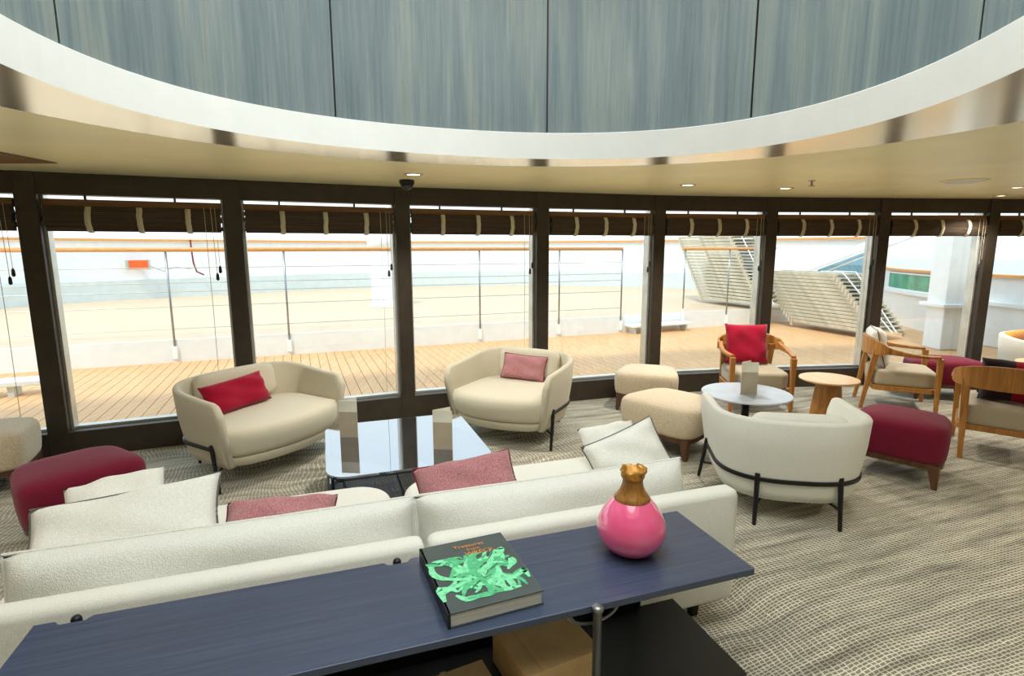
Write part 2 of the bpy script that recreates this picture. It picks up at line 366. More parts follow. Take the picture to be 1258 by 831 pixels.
for i in range(len(MUL) - 1):
    a = Vector(MUL[i]); b = Vector(MUL[i+1]); d = (b - a).normalized(); n = Vector((-d.y, d.x)); L = (b - a).length
    def seg(x0, x1, y0, y1, z0, z1, mb=None):
        mb = mb or MB(); c = [a + d*x0 + n*y0, a + d*x1 + n*y0, a + d*x1 + n*y1, a + d*x0 + n*y1]
        return mb.hexa([(*v, z0) for v in c], [(*v, z1) for v in c])
    seg(0.06, L-0.06, -0.062, 0.06, ZB, ZC).build('header_beam', M['frame'], wall, bev=0.004)
    seg(0.06, L-0.06, -0.065, 0.06, 0.0, ZS).build('sill_panel', M['frame'], wall, bev=0.006)
    win = empty('window_%d' % (i+1), (0, 0, 0), 0, 'tall clear deck window ' + blind_words[i], 'window', kind='structure')
    fr = MB()
    seg(0.066, 0.088, 0.0, 0.11, ZS, ZB, fr); seg(L-0.088, L-0.066, 0.0, 0.11, ZS, ZB, fr)
    seg(0.088, L-0.088, 0.03, 0.11, ZS, ZS+0.018, fr)
    fr.build('window_frame', M['alu'], win)
    seg(0.08, L-0.08, 0.078, 0.084, ZS, ZB).build('pane', M['pane'], win)
    if i == 0 or i > 9: continue
    # rolled bamboo blind
    o3 = a + d*(L/2) - n*0.02
    bl = empty('bamboo_blind', (o3.x, o3.y, 1.80), math.atan2(d.y, d.x), 'dark bamboo blind rolled up ' + blind_words[i], 'blind', 'bamboo blinds along the window wall')
    W = L/2 - 0.085
    MB().box(-W, W, -0.03, 0.015, 0.188, 0.242).build('headrail', M['bamboo_rail'], bl, bev=0.004)
    rr = []
    rnd = random.Random(i)
    for k in range(22):
        ang = 2*math.pi*k/22; rr.append((0.048*math.cos(ang), 0.095 + 0.092*math.sin(ang)))
    mbr = MB()
    for k in range(11):   # layered bamboo sticks of the roll's face
        z = 0.012 + 0.0165*k; bul = 0.045*math.sin(math.pi*(k+0.5)/11)**0.5
        jx = rnd.uniform(-0.01, 0.01)
        mbr.box(-W+0.005+jx, W-0.005+jx, -0.02-bul, 0.02+bul*0.5, z, z+0.0145)
    mbr.box(-W+0.01, W-0.01, -0.02, 0.018, 0.0, 0.19)
    mbr.build('rolled_slats', M['bamboo'], bl)
    for sx in (-0.52, 0.04, 0.60):
        x = sx*W; mbs = MB(); pts = []
        for k in range(15):
            ang = math.pi*(0.5 + k/14); pts.append((0.075*math.cos(ang) if True else 0, 0.095 + 0.105*math.sin(ang)))
        prof = [(0.0, 0.2)] + [(y, z) for y, z in pts] + [(0.03, -0.01)]
        rings = []
        for y, z in prof:
            jx = rnd.uniform(-0.003, 0.003)
            rings.append([(x-0.02+jx, y-0.002, z), (x+0.02+jx, y-0.002, z), (x+0.02+jx, y+0.004, z), (x-0.02+jx, y+0.004, z)])
        mbs.loft(rings).build('strap', M['strap'], bl, True)
    for sx in (-0.55, 0.45):
        MB().box(sx*W-0.008, sx*W+0.008, -0.01, 0.005, 0.242, 0.28).build('bracket', M['frame'], bl)
    x = W*0.80
    MB().tube([(x, -0.07, 0.2), (x+0.004, -0.068, -0.7), (x-0.003, -0.066, -1.52)], 0.0022, 5).build('cord', M['cord'], bl)
    x = W*0.88
    cd = MB().tube([(x, -0.07, 0.2), (x+0.006, -0.07, -0.1), (x+0.01, -0.07, -0.34)], 0.0022, 5).build('cord', M['cord'], bl)
    MB().lathe([(0.003, -0.40), (0.013, -0.39), (0.011, -0.35), (0.004, -0.335)], 8, (x+0.01, -0.07)).build('tassel', M['tassel'], cd)
    x = W*0.93
    cd = MB().tube([(x, -0.07, 0.2), (x+0.004, -0.07, -0.28)], 0.0018, 5).build('cord', M['cord'], bl)
    MB().lathe([(0.003, -0.34), (0.013, -0.33), (0.011, -0.29), (0.004, -0.275)], 8, (x+0.004, -0.07)).build('tassel', M['tassel'], cd)

# ------------------------------------------------------------------ ceiling with oval opening
SOF = [(-2.095,2.36),(-2.05,2.44),(-1.62,3.15),(-1.215,3.56),(-0.753,3.79),(0.003,3.985),(0.99,3.935),(1.69,3.68),(2.08,3.225),(2.36,2.64)]
SHI = [(-1.804,2.053),(-1.738,2.571),(-1.559,3.056),(-1.222,3.444),(-0.799,3.756),(0.003,4.012),(0.996,3.958),(1.408,3.757),(1.664,3.522),(1.832,3.201),(1.926,2.882),(1.895,2.436),(1.771,2.014)]
WHI = [(-1.603,1.851),(-1.618,2.13),(-1.441,2.705),(-0.992,3.204),(-0.532,3.456),(0.003,3.614),(0.841,3.564),(1.340,3.249),(1.665,2.713),(1.717,2.294),(1.563,1.803)]
CC = Vector((0.12, 1.15)); NT = 144
def closed_curve(pts, K=5):
    th = []; rr = []
    for x, y in pts:
        v = Vector((x, y)) - CC; a = math.atan2(v.y, v.x); th += [a, a + math.pi]; rr += [v.length, v.length]
    # gaps at the two sides are bridged by their neighbours
    A = lambda t: np.column_stack([np.ones(len(t))] + [f(k*np.array(t)) for k in range(1, K+1) for f in (np.cos, np.sin)])
    reg = np.diag([0.0] + [0.004*k**2 for k in range(1, K+1) for _ in (0, 1)])
    X = A(th); co = np.linalg.solve(X.T@X + reg*len(th)*0.2, X.T@np.array(rr))
    t = np.linspace(0, 2*np.pi, NT, endpoint=False); r = A(t)@co
    return [(CC.x + r[i]*math.cos(t[i]), CC.y + r[i]*math.sin(t[i])) for i in range(NT)]
ZW = 2.410; ZI = 2.250
SHI = [(x*0.9375, y*0.9375) for x, y in SHI]; WHI = [(x*1.0407, y*1.0407) for x, y in WHI]
c_s, c_b, c_w = closed_curve(SOF), closed_curve(SHI), closed_curve(WHI)
c_s = [(CC.x+(x-CC.x)*k, CC.y+(y-CC.y)*k) for (x, y), (bx, by) in zip(c_s, c_b) for k in [max(1.0, (math.hypot(bx-CC.x, by-CC.y)+0.06)/math.hypot(x-CC.x, y-CC.y))]]
poly = [(-6.6, -4.0), (9.0, -4.0), (9.0, 7.1)] + offs(MUL, 0.12)[::-1] + [(-6.6, 3.0)]
def hit(px, py):
    d = Vector((px, py)) - CC; best = 1e9
    for i in range(len(poly)):
        a = Vector(poly[i]) - CC; b = Vector(poly[(i+1) % len(poly)]) - CC; s = b - a; den = d.x*s.y - d.y*s.x
        if abs(den) < 1e-9: continue
        t = (a.x*s.y - a.y*s.x)/den; u = (a.x*d.y - a.y*d.x)/den
        if t > 0 and -1e-6 <= u <= 1 + 1e-6: best = min(best, t)
    return (CC.x + d.x*best, CC.y + d.y*best)
def grow(c, k): return [(CC.x + (x-CC.x)*(1+k/math.hypot(x-CC.x, y-CC.y)), CC.y + (y-CC.y)*(1+k/math.hypot(x-CC.x, y-CC.y))) for x, y in c]
c_r = grow(c_s, 0.34); c_o = [hit(*p) for p in c_s]
Z = lambda c, z: [(x, y, z) for x, y in c]
ceil = empty('ceiling', (0, 0, ZC), 0, 'satin champagne ceiling around a large oval opening', 'ceiling', kind='structure'); ceil.location = (0, 0, 0)
MB().loft([Z(grow(c_r, 0.004), ZC), Z(c_o, ZC), Z(c_o, ZC+0.05), Z(grow(c_r, 0.004), ZC+0.05)], True, False, False).build('ceiling_panel', M['soffit'], ceil)
MB().loft([Z(c_s, ZC), Z(c_r, ZC), Z(c_r, ZC+0.05), Z(c_s, ZC+0.05)], True, False, False).build('border_ring', M['soffit'], ceil)
MB().loft([Z(c_s, ZC), Z(c_b, ZI)], True, False, False).build('polished_band', M['band'], ceil, True)
MB().loft([Z(c_b, ZI), Z(c_w, ZW), Z(grow(c_w, 0.02), ZW+0.01), Z(grow(c_w, 0.3), ZW+0.01)], True, False, False).build('white_cove', M['white'], ceil)
# drum of veneer panels above the opening
drum = empty('wall_drum', (0, 0, 0), 0, 'blue grey wood veneer drum rising above the oval opening', 'drum wall', kind='structure')
c_d = grow(c_w, 0.015)
seams_az = [-37.1, -17.1, 3.2, 22.3, 38.8]
def ang_idx(az):
    best = None
    for i, (x, y) in enumerate(c_d):
        if y < 0.5: continue
        e_ = abs(math.degrees(math.atan2(x, y)) - az)
        if best is None or e_ < best[0]: best = (e_, i)
    return best[1]
si = sorted(ang_idx(a) for a in seams_az)
step = (si[-1] - si[0]) / 4
k = si[-1]; full = list(si)
while k + step < si[0] + NT - step*0.5: k += step; full.append(int(round(k)))
full.append(si[0] + NT)
DH = 3.75
for s0, s1 in zip(full[:-1], full[1:]):
    def pt(i, f): 
        p0 = c_d[i % NT]; p1 = c_d[(i+1) % NT]; return (p0[0]+(p1[0]-p0[0])*f, p0[1]+(p1[1]-p0[1])*f)
    ids = [pt(s0, 0.05)] + [c_d[i % NT] for i in range(s0+1, s1)] + [pt(s1-1, 0.95)]
    outp = [(CC.x+(x-CC.x)*1.015, CC.y+(y-CC.y)*1.015) for x, y in ids]
    rings = [[(*ids[j], ZW-0.01), (*ids[j], DH), (*outp[j], DH), (*outp[j], ZW-0.01)] for j in range(len(ids))]
    MB().loft(rings).build('veneer_panel', M['drum'], drum)
MB().loft([Z(grow(c_d, 0.02), ZW-0.01), Z(grow(c_d, 0.02), DH)], True, False, False).build('backing', M['frame'], drum)
fill_o = tag(MB().prism(grow(c_d, 0.02), DH, DH+0.03).build('added_glow_panel', M['fill_glow']), 'unseen glowing panel added at the top of the oval drum', 'fill light')
dl = bpy.data.lights.new('fill_lamp', 'AREA'); dl.shape = 'ELLIPSE'; dl.size = 2.8; dl.size_y = 3.6; dl.energy = FILL_POWER; dl.color = (0.90, 0.98, 1.0)  # fill lamp added in the unseen drum top to brighten the interior
dlo = bpy.data.objects.new('fill_lamp', dl); COL.objects.link(dlo); dlo.location = (0.08, 1.25, DH-0.03); dlo.parent = fill_o
# unseen roof and fascia, added to block the sun and shade the deck
mb = MB(); mb.prism(poly, 3.85, 3.95); 
op = offs(MUL, 0.12)
for i in range(len(op)-1):
    a, b = op[i], op[i+1]
    mb.add([(*a, ZC+0.06), (*b, ZC+0.06), (*b, 3.9), (*a, 3.9)], [(0, 1, 2, 3)])
tag(mb.build('roof', M['shipwhite']), 'unseen flat white roof added over the lounge to block the sun', 'roof', kind='structure')

# ceiling fixtures
def downlight(x, y, label, r=0.075, power=None, visible=True):
    e = empty('downlight', (x, y, ZC), 0, label, 'downlight', 'recessed ceiling downlights')
    MB().loft([[(rr*math.cos(a), rr*math.sin(a), z) for a in [2*math.pi*k/24 for k in range(24)]] for rr, z in ((r, 0.0), (r*0.98, -0.008), (r*0.78, -0.009), (r*0.7, -0.001))], True, False, False).build('trim_ring', M['alu'], e, True)
    MB().lathe([(r*0.72, -0.003), (r*0.72, -0.001)], 20).build('lens', M['lamp'], e)
    l = bpy.data.lights.new('downlight_lamp', 'SPOT'); l.energy = power or SPOT_POWER; l.spot_size = R(125); l.spot_blend = 0.7; l.shadow_soft_size = 0.06; l.color = (1.0, 0.96, 0.90)
    lo = bpy.data.objects.new('downlight_lamp', l); COL.objects.link(lo); lo.parent = e; lo.location = (0, 0, -0.03)
    return e
downlight(-0.763, 4.393, 'recessed downlight beside the black dome camera')
downlight(1.609, 5.142, 'recessed downlight above the pair of oatmeal ottomans')
downlight(2.644, 5.431, 'recessed downlight nearest the sprinkler, above the crimson cushion chair')
downlight(4.867, 5.412, 'recessed downlight at right, above the far burgundy ottoman')
downlight(5.45, 6.25, 'small recessed downlight close to the window header at far right')
for x, y, t in ((-3.6, 1.6, 'left of the sofa'), (3.4, 1.6, 'over the open carpet at right'), (-2.4, -1.6, 'behind the viewer at left'), (2.6, -1.6, 'behind the viewer at right'), (5.6, 3.0, 'past the right edge over carpet'), (5.2, 0.2, 'far right behind the viewer'), (-4.6, -0.6, 'far left behind the viewer')):  # extra lamps added outside the view to brighten the interior
    downlight(x, y, 'unseen downlight added as fill light, ' + t)
e = empty('security_camera', (-0.885, 4.76, ZC), 0, 'black dome security camera hanging from the ceiling by the header', 'camera')
MB().lathe([(0.062, 0.0), (0.064, -0.02), (0.058, -0.035)], 24).build('housing', M['black'], e, True)
MB().lathe([(0.052, -0.03), (0.05, -0.05), (0.04, -0.068), (0.022, -0.08), (0.003, -0.084)], 24).build('dome', M['domeglass'], e, True)
e = empty('fire_sprinkler', (2.589, 4.86, ZC), 0, 'small metal fire sprinkler head on the ceiling', 'sprinkler')
MB().lathe([(0.03, 0.0), (0.03, -0.006)], 16).build('flange', M['alu'], e); MB().lathe([(0.009, -0.005), (0.009, -0.045)], 8).build('stem', M['steel'], e)
MB().lathe([(0.026, -0.045), (0.026, -0.049)], 12).build('deflector', M['steel'], e)
e = empty('ceiling_speaker', (3.93, 4.89, ZC), 0, 'flat round ceiling speaker grille at right', 'speaker')
MB().lathe([(0.17, 0.0), (0.165, -0.008), (0.15, -0.01)], 32).build('rim', M['soffit'], e, True); MB().lathe([(0.148, -0.006), (0.148, -0.011)], 32).build('grille', M['alu'], e)
e = tag(MB().box(-4.5, -3.035, 2.4, 3.79, ZC-0.006, ZC-0.001).build('ceiling_panel', M['bamboo_rail'], None, bev=0.002), 'brown rectangular ceiling panel at far left', 'ceiling panel')
# ------------------------------------------------------------------ furniture builders
def outline(w, d, n=40, q=0.78):
    """horseshoe from the left arm tip round the back to the right arm tip; front is -y"""
    pts = []; yf = -d*0.42; y0 = d*0.05; db = d*0.5 - y0
    for k in range(9): pts.append((-w/2, yf + (y0-yf)*k/9))
    for k in range(n+1):
        a = math.pi - math.pi*k/n; c, s = math.cos(a), math.sin(a)
        pts.append((math.copysign(abs(c)**q, c)*w/2, y0 + db*abs(s)**q))
    for k in range(9): pts.append((w/2, y0 + (yf-y0)*(k+1)/9))
    return pts
def tub_chair(name, label, loc, facing, w=0.92, d=0.80, mat='tub', backcol='tub_in', hb=0.70, ht=0.635, group='tub chairs'):
    e = empty(name, loc, R(facing + 90), label, 'armchair', group)
    ol = outline(w, d); n = len(ol); TH = 0.055
    def nrm(i):
        a = Vector(ol[max(i-1, 0)]); b = Vector(ol[min(i+1, n-1)]); t = (b-a).normalized(); return Vector((t.y, -t.x)) * -1
    def tap(z): return 0.85 + 0.15*min(1, max(0, (z-0.15)/0.42))**0.7
    rings = []
    for i, (x, y) in enumerate(ol):
        s = i/(n-1); u = abs(2*s-1)
        top = ht + (hb-ht)*(0.5+0.5*math.cos(math.pi*min(1, max(0, (u-0.25)/0.75))))
        tipd = min(math.hypot(x-ol[0][0], y-ol[0][1]), math.hypot(x-ol[-1][0], y-ol[-1][1]))
        rc = 0.09
        if tipd < rc: top -= rc - math.sqrt(max(0, rc*rc - (rc-tipd)**2))
        nn = nrm(i); zs = [0.15, 0.2, 0.28, 0.38, 0.48, top-0.02]
        zs = [min(z, top-0.02) for z in zs]
        sec = []
        for z in zs: sec.append((x*tap(z), y*tap(z), z))
        P = Vector((x, y))
        for k in range(1, 4):
            a = R(180*k/4); c = P + nn*(-TH/2*(1-math.cos(a))); sec.append((c.x, c.y, top-0.02 + 0.02*math.sin(a)))
        Q = P - nn*TH
        for z in zs[::-1]: sec.append((Q.x*tap(z), Q.y*tap(z), z))
        rings.append(sec)
    MB().loft(rings).build('shell', M[mat], e, True)
    # seat: inside of the horseshoe closed by a bowed front
    inner = [(x*0.925, y*0.90) for x, y in ol]
    fw = inner[0][0]; fy = inner[0][1]
    front = [(-fw + 2*fw*k/10*1.0, fy - 0.14*math.sin(math.pi*k/10)**0.7 - 0.02) for k in range(1, 10)]
    plan = inner + front
    def lay(s, z): return [(x*s, y*s, z) for x, y in plan]
    MB().loft([lay(0.78, 0.145), lay(0.84, 0.15), lay(0.88, 0.17), lay(0.90, 0.21), lay(0.895, 0.225), lay(0.85, 0.23)]).build('seat_base', M[mat], e, True)
    MB().loft([lay(0.86, 0.228), lay(0.915, 0.235), lay(0.945, 0.27), lay(0.965, 0.34), lay(0.96, 0.385), lay(0.93, 0.415), lay(0.86, 0.43), lay(0.6, 0.442), lay(0.3, 0.446), lay(0.02, 0.447)]).build('seat', M[backcol], e, True)
    cw, ch, cn = w*0.60, hb-0.43, 16; front_, back_ = [], []
    pl = rrect(cw, ch, 0.07, 6, 0, ch/2)
    def ring(k, y, bulge):   # rounded back cushion, gently curved with the shell
        o_ = []
        for x, z in pl:
            x2 = x*(1-k); z2 = ch/2 + (z-ch/2)*(1-k); o_.append((x2, y - 0.25*x2*x2 + bulge, z2))
        return o_
    b = MB().loft([ring(0.9, -0.078, 0), ring(0.5, -0.075, 0), ring(0.2, -0.066, 0), ring(0.05, -0.045, 0), ring(0.0, -0.015, 0), ring(0.0, 0.02, 0), ring(0.06, 0.045, 0), ring(0.4, 0.05, 0)]).build('back_cushion', M[backcol], e, True)
    b.location = (0, d*0.335, 0.445); b.rotation_euler = (R(-10), 0, 0)
    # dark band and legs
    zb = 0.285; s = tap(zb)*1.012
    MB().sweep([(x*s, y*s, zb) for x, y in ol[3:-3]], 0.014, [0.026]*(n-6)).build('band', M['black'], e)
    for sx in (-1, 1):
        for (lx, ly, fx, fy2) in ((w*0.5, -d*0.24, w*0.53, -d*0.36), (w*0.27, d*0.455, w*0.28, d*0.47)):
            tp = Vector((sx*lx*s, ly*s, zb+0.035)); ft = Vector((sx*fx*0.93, fy2*0.97, 0))
            lg = MB().tube([tp, ft], 0.016, 8, 0.012).build('leg', M['black'], e)
            inn = Vector((sx*lx*0.72, ly*0.76, 0.15)); mid = tp.lerp(ft, 0.62)
            MB().tube([mid, inn], 0.009, 6).build('strut', M['black'], lg)
            MB().tube([tp, inn], 0.008, 6).build('strut', M['black'], lg)
    return e

def ottoman(label, loc, rz, fab, w=0.56, d=0.52, h=0.43, trap=0.10, leg='walnut', cat='ottoman'):
    e = empty('ottoman', loc, R(rz), label, cat, 'ottomans')
    plan = []
    for k in range(48):
        a = 2*math.pi*k/48; c, s = math.cos(a), math.sin(a); q = 0.44
        x = math.copysign(abs(c)**q, c)*w/2; y = math.copysign(abs(s)**q, s)*d/2
        plan.append((x*(1 - trap*y/(d/2)), y))
    lay = lambda s, z: [(x*s, y*s, z) for x, y in plan]
    MB().loft([lay(0.86, 0.172), lay(0.94, 0.176), lay(0.97, 0.20), lay(0.99, 0.25), lay(1.0, 0.32), lay(0.99, h-0.05), lay(0.96, h-0.025), lay(0.90, h-0.008), lay(0.75, h+0.006), lay(0.5, h+0.014), lay(0.2, h+0.018), lay(0.02, h+0.019)]).build('upholstered_seat', fab, e, True)
    MB().loft([lay(0.88, 0.140), lay(0.935, 0.140), lay(0.95, 0.178), lay(0.88, 0.178)], True).build('base_frame', M[leg], e)
    for sx in (-1, 1):
        for sy in (-1, 1):
            cx, cy = sx*w*0.37*(1 - trap*sy), sy*d*0.37
            def sq(r, z, o): return [(cx+sx*o-r, cy+sy*o-r, z), (cx+sx*o+r, cy+sy*o-r, z), (cx+sx*o+r, cy+sy*o+r, z), (cx+sx*o-r, cy+sy*o+r, z)]
            MB().loft([sq(0.015, 0.0, 0.022), sq(0.036, 0.165, 0.0)]).build('leg', M[leg], e, bev=0.004)
    return e

def wood_chair(label, loc, facing, wd='oak', w=0.62, d=0.58):
    e = empty('wooden_armchair', loc, R(facing + 90), label, 'armchair', 'wooden armchairs')
    hw, hd = w/2, d/2; za = 0.59
    def leg(x0, y0, x1, y1, z1, r0, r1):
        q = lambda r, x, y, z: [(x-r, y-r, z), (x+r, y-r, z), (x+r, y+r, z), (x-r, y+r, z)]
        MB().loft([q(r0, x0, y0, 0), q(r1, x1, y1, z1)]).build('leg', M[wd], e, bev=0.005)
    for s in (-1, 1):
        leg(s*(hw-0.02), -hd+0.01, s*(hw-0.02), -hd+0.02, za-0.01, 0.016, 0.026)
        leg(s*(hw*0.74), hd+0.06, s*(hw*0.80), hd-0.035, 0.64, 0.017, 0.030)
        pts = []
        for k in range(11):
            t = k/10; x = s*((hw-0.02) + 0.035*math.sin(math.pi*t*0.9)); y = -hd + 0.02 + (d-0.13)*t; pts.append((x, y, za + 0.045*t*t))
        MB().sweep(pts, 0.042, [0.03 + 0.05*(k/10)**3 for k in range(11)]).build('arm', M[wd], e)
    pts = []; hs = []
    for k in range(25):
        a = R(-8 + 196*k/24); x = (hw+0.015)*math.cos(a); y = hd - 0.12 + 0.17*math.sin(a); pts.append((x, y, 0.635 + 0.03*math.sin(max(0, a)))); hs.append(0.07 + 0.12*max(0, math.sin(a))**0.7)
    MB().sweep(pts, 0.026, hs).build('backrest', M[wd], e)
    pl = rrect(w-0.05, d-0.04, 0.06)
    MB().loft([scaled(pl, 0.98, 0.215), scaled(pl, 1.0, 0.22), scaled(pl, 1.0, 0.262), scaled(pl, 0.98, 0.265)]).build('seat_frame', M[wd], e)
    soft_block(rrect(w-0.075, d-0.02, 0.09), 0.262, 0.425, 0.035).build('seat_cushion', M['taupe'], e, True)
    return e

def menu_card(label, loc, rz):
    e = empty('menu_card', loc, R(rz), label, 'menu card', 'folded menu cards')
    for ang in (0, 42):
        p = MB().box(0, 0.128, -0.0012, 0.0012, 0, 0.26).build('panel', M['card_top'], e); p.rotation_euler = (0, 0, R(ang))
        b = MB().box(0.001, 0.127, -0.002, 0.002, 0.001, 0.18).build('lower_band', M['card'], p)  # darker tone over the lower part of each panel
    return e

# ------------------------------------------------------------------ sofa
sofa = empty('sofa', (-0.325, 1.85, 0), EA, 'long cream two-seat sofa seen from behind the console', 'sofa')
def local(o, x, y): return (o.location.x + x*math.cos(EA) - y*math.sin(EA), o.location.y + x*math.sin(EA) + y*math.cos(EA))
def upright(x0, x1, y0, y1, z0, z1, r=0.045):
    mb = MB(); pl = rrect(x1-x0, z1-z0, r, 6, (x0+x1)/2, (z0+z1)/2); cx, cz = (x0+x1)/2, (z0+z1)/2
    def rg(k, y): return [(x - math.copysign(min(k, abs(x-cx)), x-cx), y, z - math.copysign(min(k, abs(z-cz)), z-cz)) for x, z in pl]
    ins = [(0.025, 0.0), (0.008, 0.008), (0.0, 0.025)]
    T = y1-y0
    return mb.loft([rg(k, y0+dy) for k, dy in ins] + [rg(k, y1-dy) for k, dy in ins[::-1]])
for x0, x1, nm in ((0.008, 1.335, 'r'), (-1.46, -0.008, 'l')):
    upright(x0, x1, -0.095, 0.0, 0.13, 0.64, 0.03).build('back_panel', M['cream'], sofa, True)
    MB().box(x0+0.02, x1-0.02, 0.0, 0.93, 0.13, 0.24).build('base', M['cream'], sofa, bev=0.02)
    soft_block(rrect(x1-x0-0.01, 0.985, 0.16, 8, (x0+x1)/2 + (0.02 if nm == 'r' else -0.02), 0.505), 0.225, 0.42, 0.05, 0.015).build('seat_cushion', M['cream'], sofa, True)
for x0, x1, sd in ((0.0, 1.25, 11), (-1.33, 0.0, 12)):
    mb, bd = pillow_mb(x1-x0, 0.37, 0.25, seed=sd, n=26, pinch=0.015, power=0.30, crumple=0.008)
    b = mb.build('back_cushion', M['knit'], sofa, True); b.location = ((x0+x1)/2, 0.14, 0.315); b.rotation_euler = (R(-12), 0, 0)
    MB().tube(bd, 0.006, 6).build('piping', M['knit'], b, True)
for x, y in ((1.22, 0.03), (1.22, 0.82), (-1.30, 0.03), (-1.30, 0.82), (0.0, 0.03), (0.0, 0.82)):
    MB().loft([[(x-r, y-r, z), (x+r, y-r, z), (x+r, y+r, z), (x-r, y+r, z)] for r, z in ((0.017, 0), (0.025, 0.14))]).build('leg', M['black'], sofa, bev=0.004)
def on_sofa(x, y, z): p = local(sofa, x, y); return (p[0], p[1], z)
cushion('throw_pillow', 'large ivory pillow with grey piping leaning on the sofa at left', 'pillow', on_sofa(-1.05, 0.34, 0.47), (R(-47), R(-5), EA + R(2)), (0.66, 0.34, 0.12), M['ivory'], M['grey_edge'], 21, 'pillows on the sofa')
cushion('throw_pillow', 'plain ivory pillow lying behind the large ivory pillow, left end of sofa', 'pillow', on_sofa(-1.17, 0.68, 0.46), (R(-62), R(-4), EA + R(14)), (0.38, 0.34, 0.13), M['ivory'], None, 22, 'pillows on the sofa')
cushion('throw_pillow', 'dusty pink pillow with maroon piping, half hidden beside the large ivory pillow', 'pillow', on_sofa(-0.53, 0.33, 0.475), (R(-62), R(2), EA + R(-4)), (0.44, 0.25, 0.13), M['dusty'], M['dusty_edge'], 23, 'pillows on the sofa')
cushion('throw_pillow', 'dusty pink pillow with maroon piping standing near the sofa middle', 'pillow', on_sofa(0.30, 0.38, 0.46), (R(-48), R(-5), EA + R(0)), (0.48, 0.29, 0.14), M['dusty'], M['dusty_edge'], 24, 'pillows on the sofa')
cushion('throw_pillow', 'ivory pillow with grey piping standing at the right end of the sofa', 'pillow', on_sofa(1.18, 0.40, 0.45), (R(-30), R(-24), EA + R(-14)), (0.40, 0.32, 0.17), M['ivory'], M['grey_edge'], 25, 'pillows on the sofa')
cushion('throw_pillow', 'plain ivory pillow tucked beyond the piped ivory pillow, right end', 'pillow', on_sofa(1.20, 0.66, 0.45), (R(-52), R(-6), EA + R(-8)), (0.34, 0.30, 0.13), M['ivory'], None, 26, 'pillows on the sofa')

# ------------------------------------------------------------------ console with vase, book, boxes
con = empty('console_table', (0.65, 2.02, 0), EA, 'long blue-black wooden console behind the sofa with open lower shelf', 'console table')
CL, CW, CZ = 2.08, 0.42, 0.63
notches = (-1.09, -1.985)
def top_poly():
    p = [(-CL, -CW), (0, -CW), (0, 0)]
    for q in notches: p += [(q+0.045, 0), (q+0.03, -0.018), (q-0.03, -0.018), (q-0.045, 0)]
    return p + [(-CL, 0)]
MB().prism(top_poly(), CZ-0.022, CZ).build('table_top', M['navy_top'], con, bev=0.002)
MB().box(-CL, 0, -CW, 0, 0.232, 0.25).build('lower_shelf', M['black_shelf'], con, bev=0.002)
for x in (-0.16, -1.09, -1.985):
    MB().lathe([(0.014, 0.0), (0.014, CZ-0.008), (0.010, CZ), (0.002, CZ+0.002)], 14, (x, 0.008)).build('leg', M['black'], con, True)
for x in (-0.57, -1.52):
    l = MB().lathe([(0.013, 0.0), (0.013, CZ-0.012), (0.017, CZ-0.01), (0.017, CZ+0.002), (0.004, CZ+0.004)], 14, (x, -CW-0.010)).build('leg', M['steel'], con, True)
    for s in (-1, 1):
        MB().tube([(x+s*0.085*math.cos(R(90*k/6)), -CW+0.02, CZ-0.02-0.085*math.sin(R(90*k/6))*0.6) for k in range(7)] + [(x, -CW-0.005, CZ-0.075)], 0.005, 6).build('bracket', M['steel'], l)
MB().box(-1.55, -0.18, -0.02, -0.012, 0.25, 0.30).build('shelf_lip', M['black_shelf'], con)
# vase
v = empty('glass_vase', (0.405, 1.735, CZ), 0, 'round glossy pink glass vase with gilded wooden neck', 'vase'); v.scale = (1.08, 1.08, 1.07)
MB().lathe([(0.028, 0.0), (0.05, 0.002), (0.082, 0.02), (0.102, 0.05), (0.108, 0.08), (0.104, 0.105), (0.092, 0.132), (0.074, 0.158), (0.056, 0.178), (0.045, 0.19)], 48).build('body', M['pink'], v, True)
MB().lathe([(0.056, 0.176), (0.057, 0.180), (0.050, 0.19), (0.039, 0.205), (0.033, 0.222), (0.031, 0.238), (0.034, 0.25)], 32).build('neck', M['bronze'], v, True)
rnd = random.Random(4); mb = MB(); rings = []
for r, z, j in ((0.033, 0.244, 0), (0.037, 0.252, 0.002), (0.035, 0.262, 0.004), (0.040, 0.276, 0.007), (0.033, 0.272, 0.006), (0.026, 0.255, 0.002)):
    rings.append([((r + rnd.uniform(-j, j)*0.6)*math.cos(2*math.pi*k/20), (r + rnd.uniform(-j, j)*0.6)*math.sin(2*math.pi*k/20), z + rnd.uniform(-j, j)) for k in range(20)])
mb.loft(rings).build('carved_rim', M['gold'], v, True)
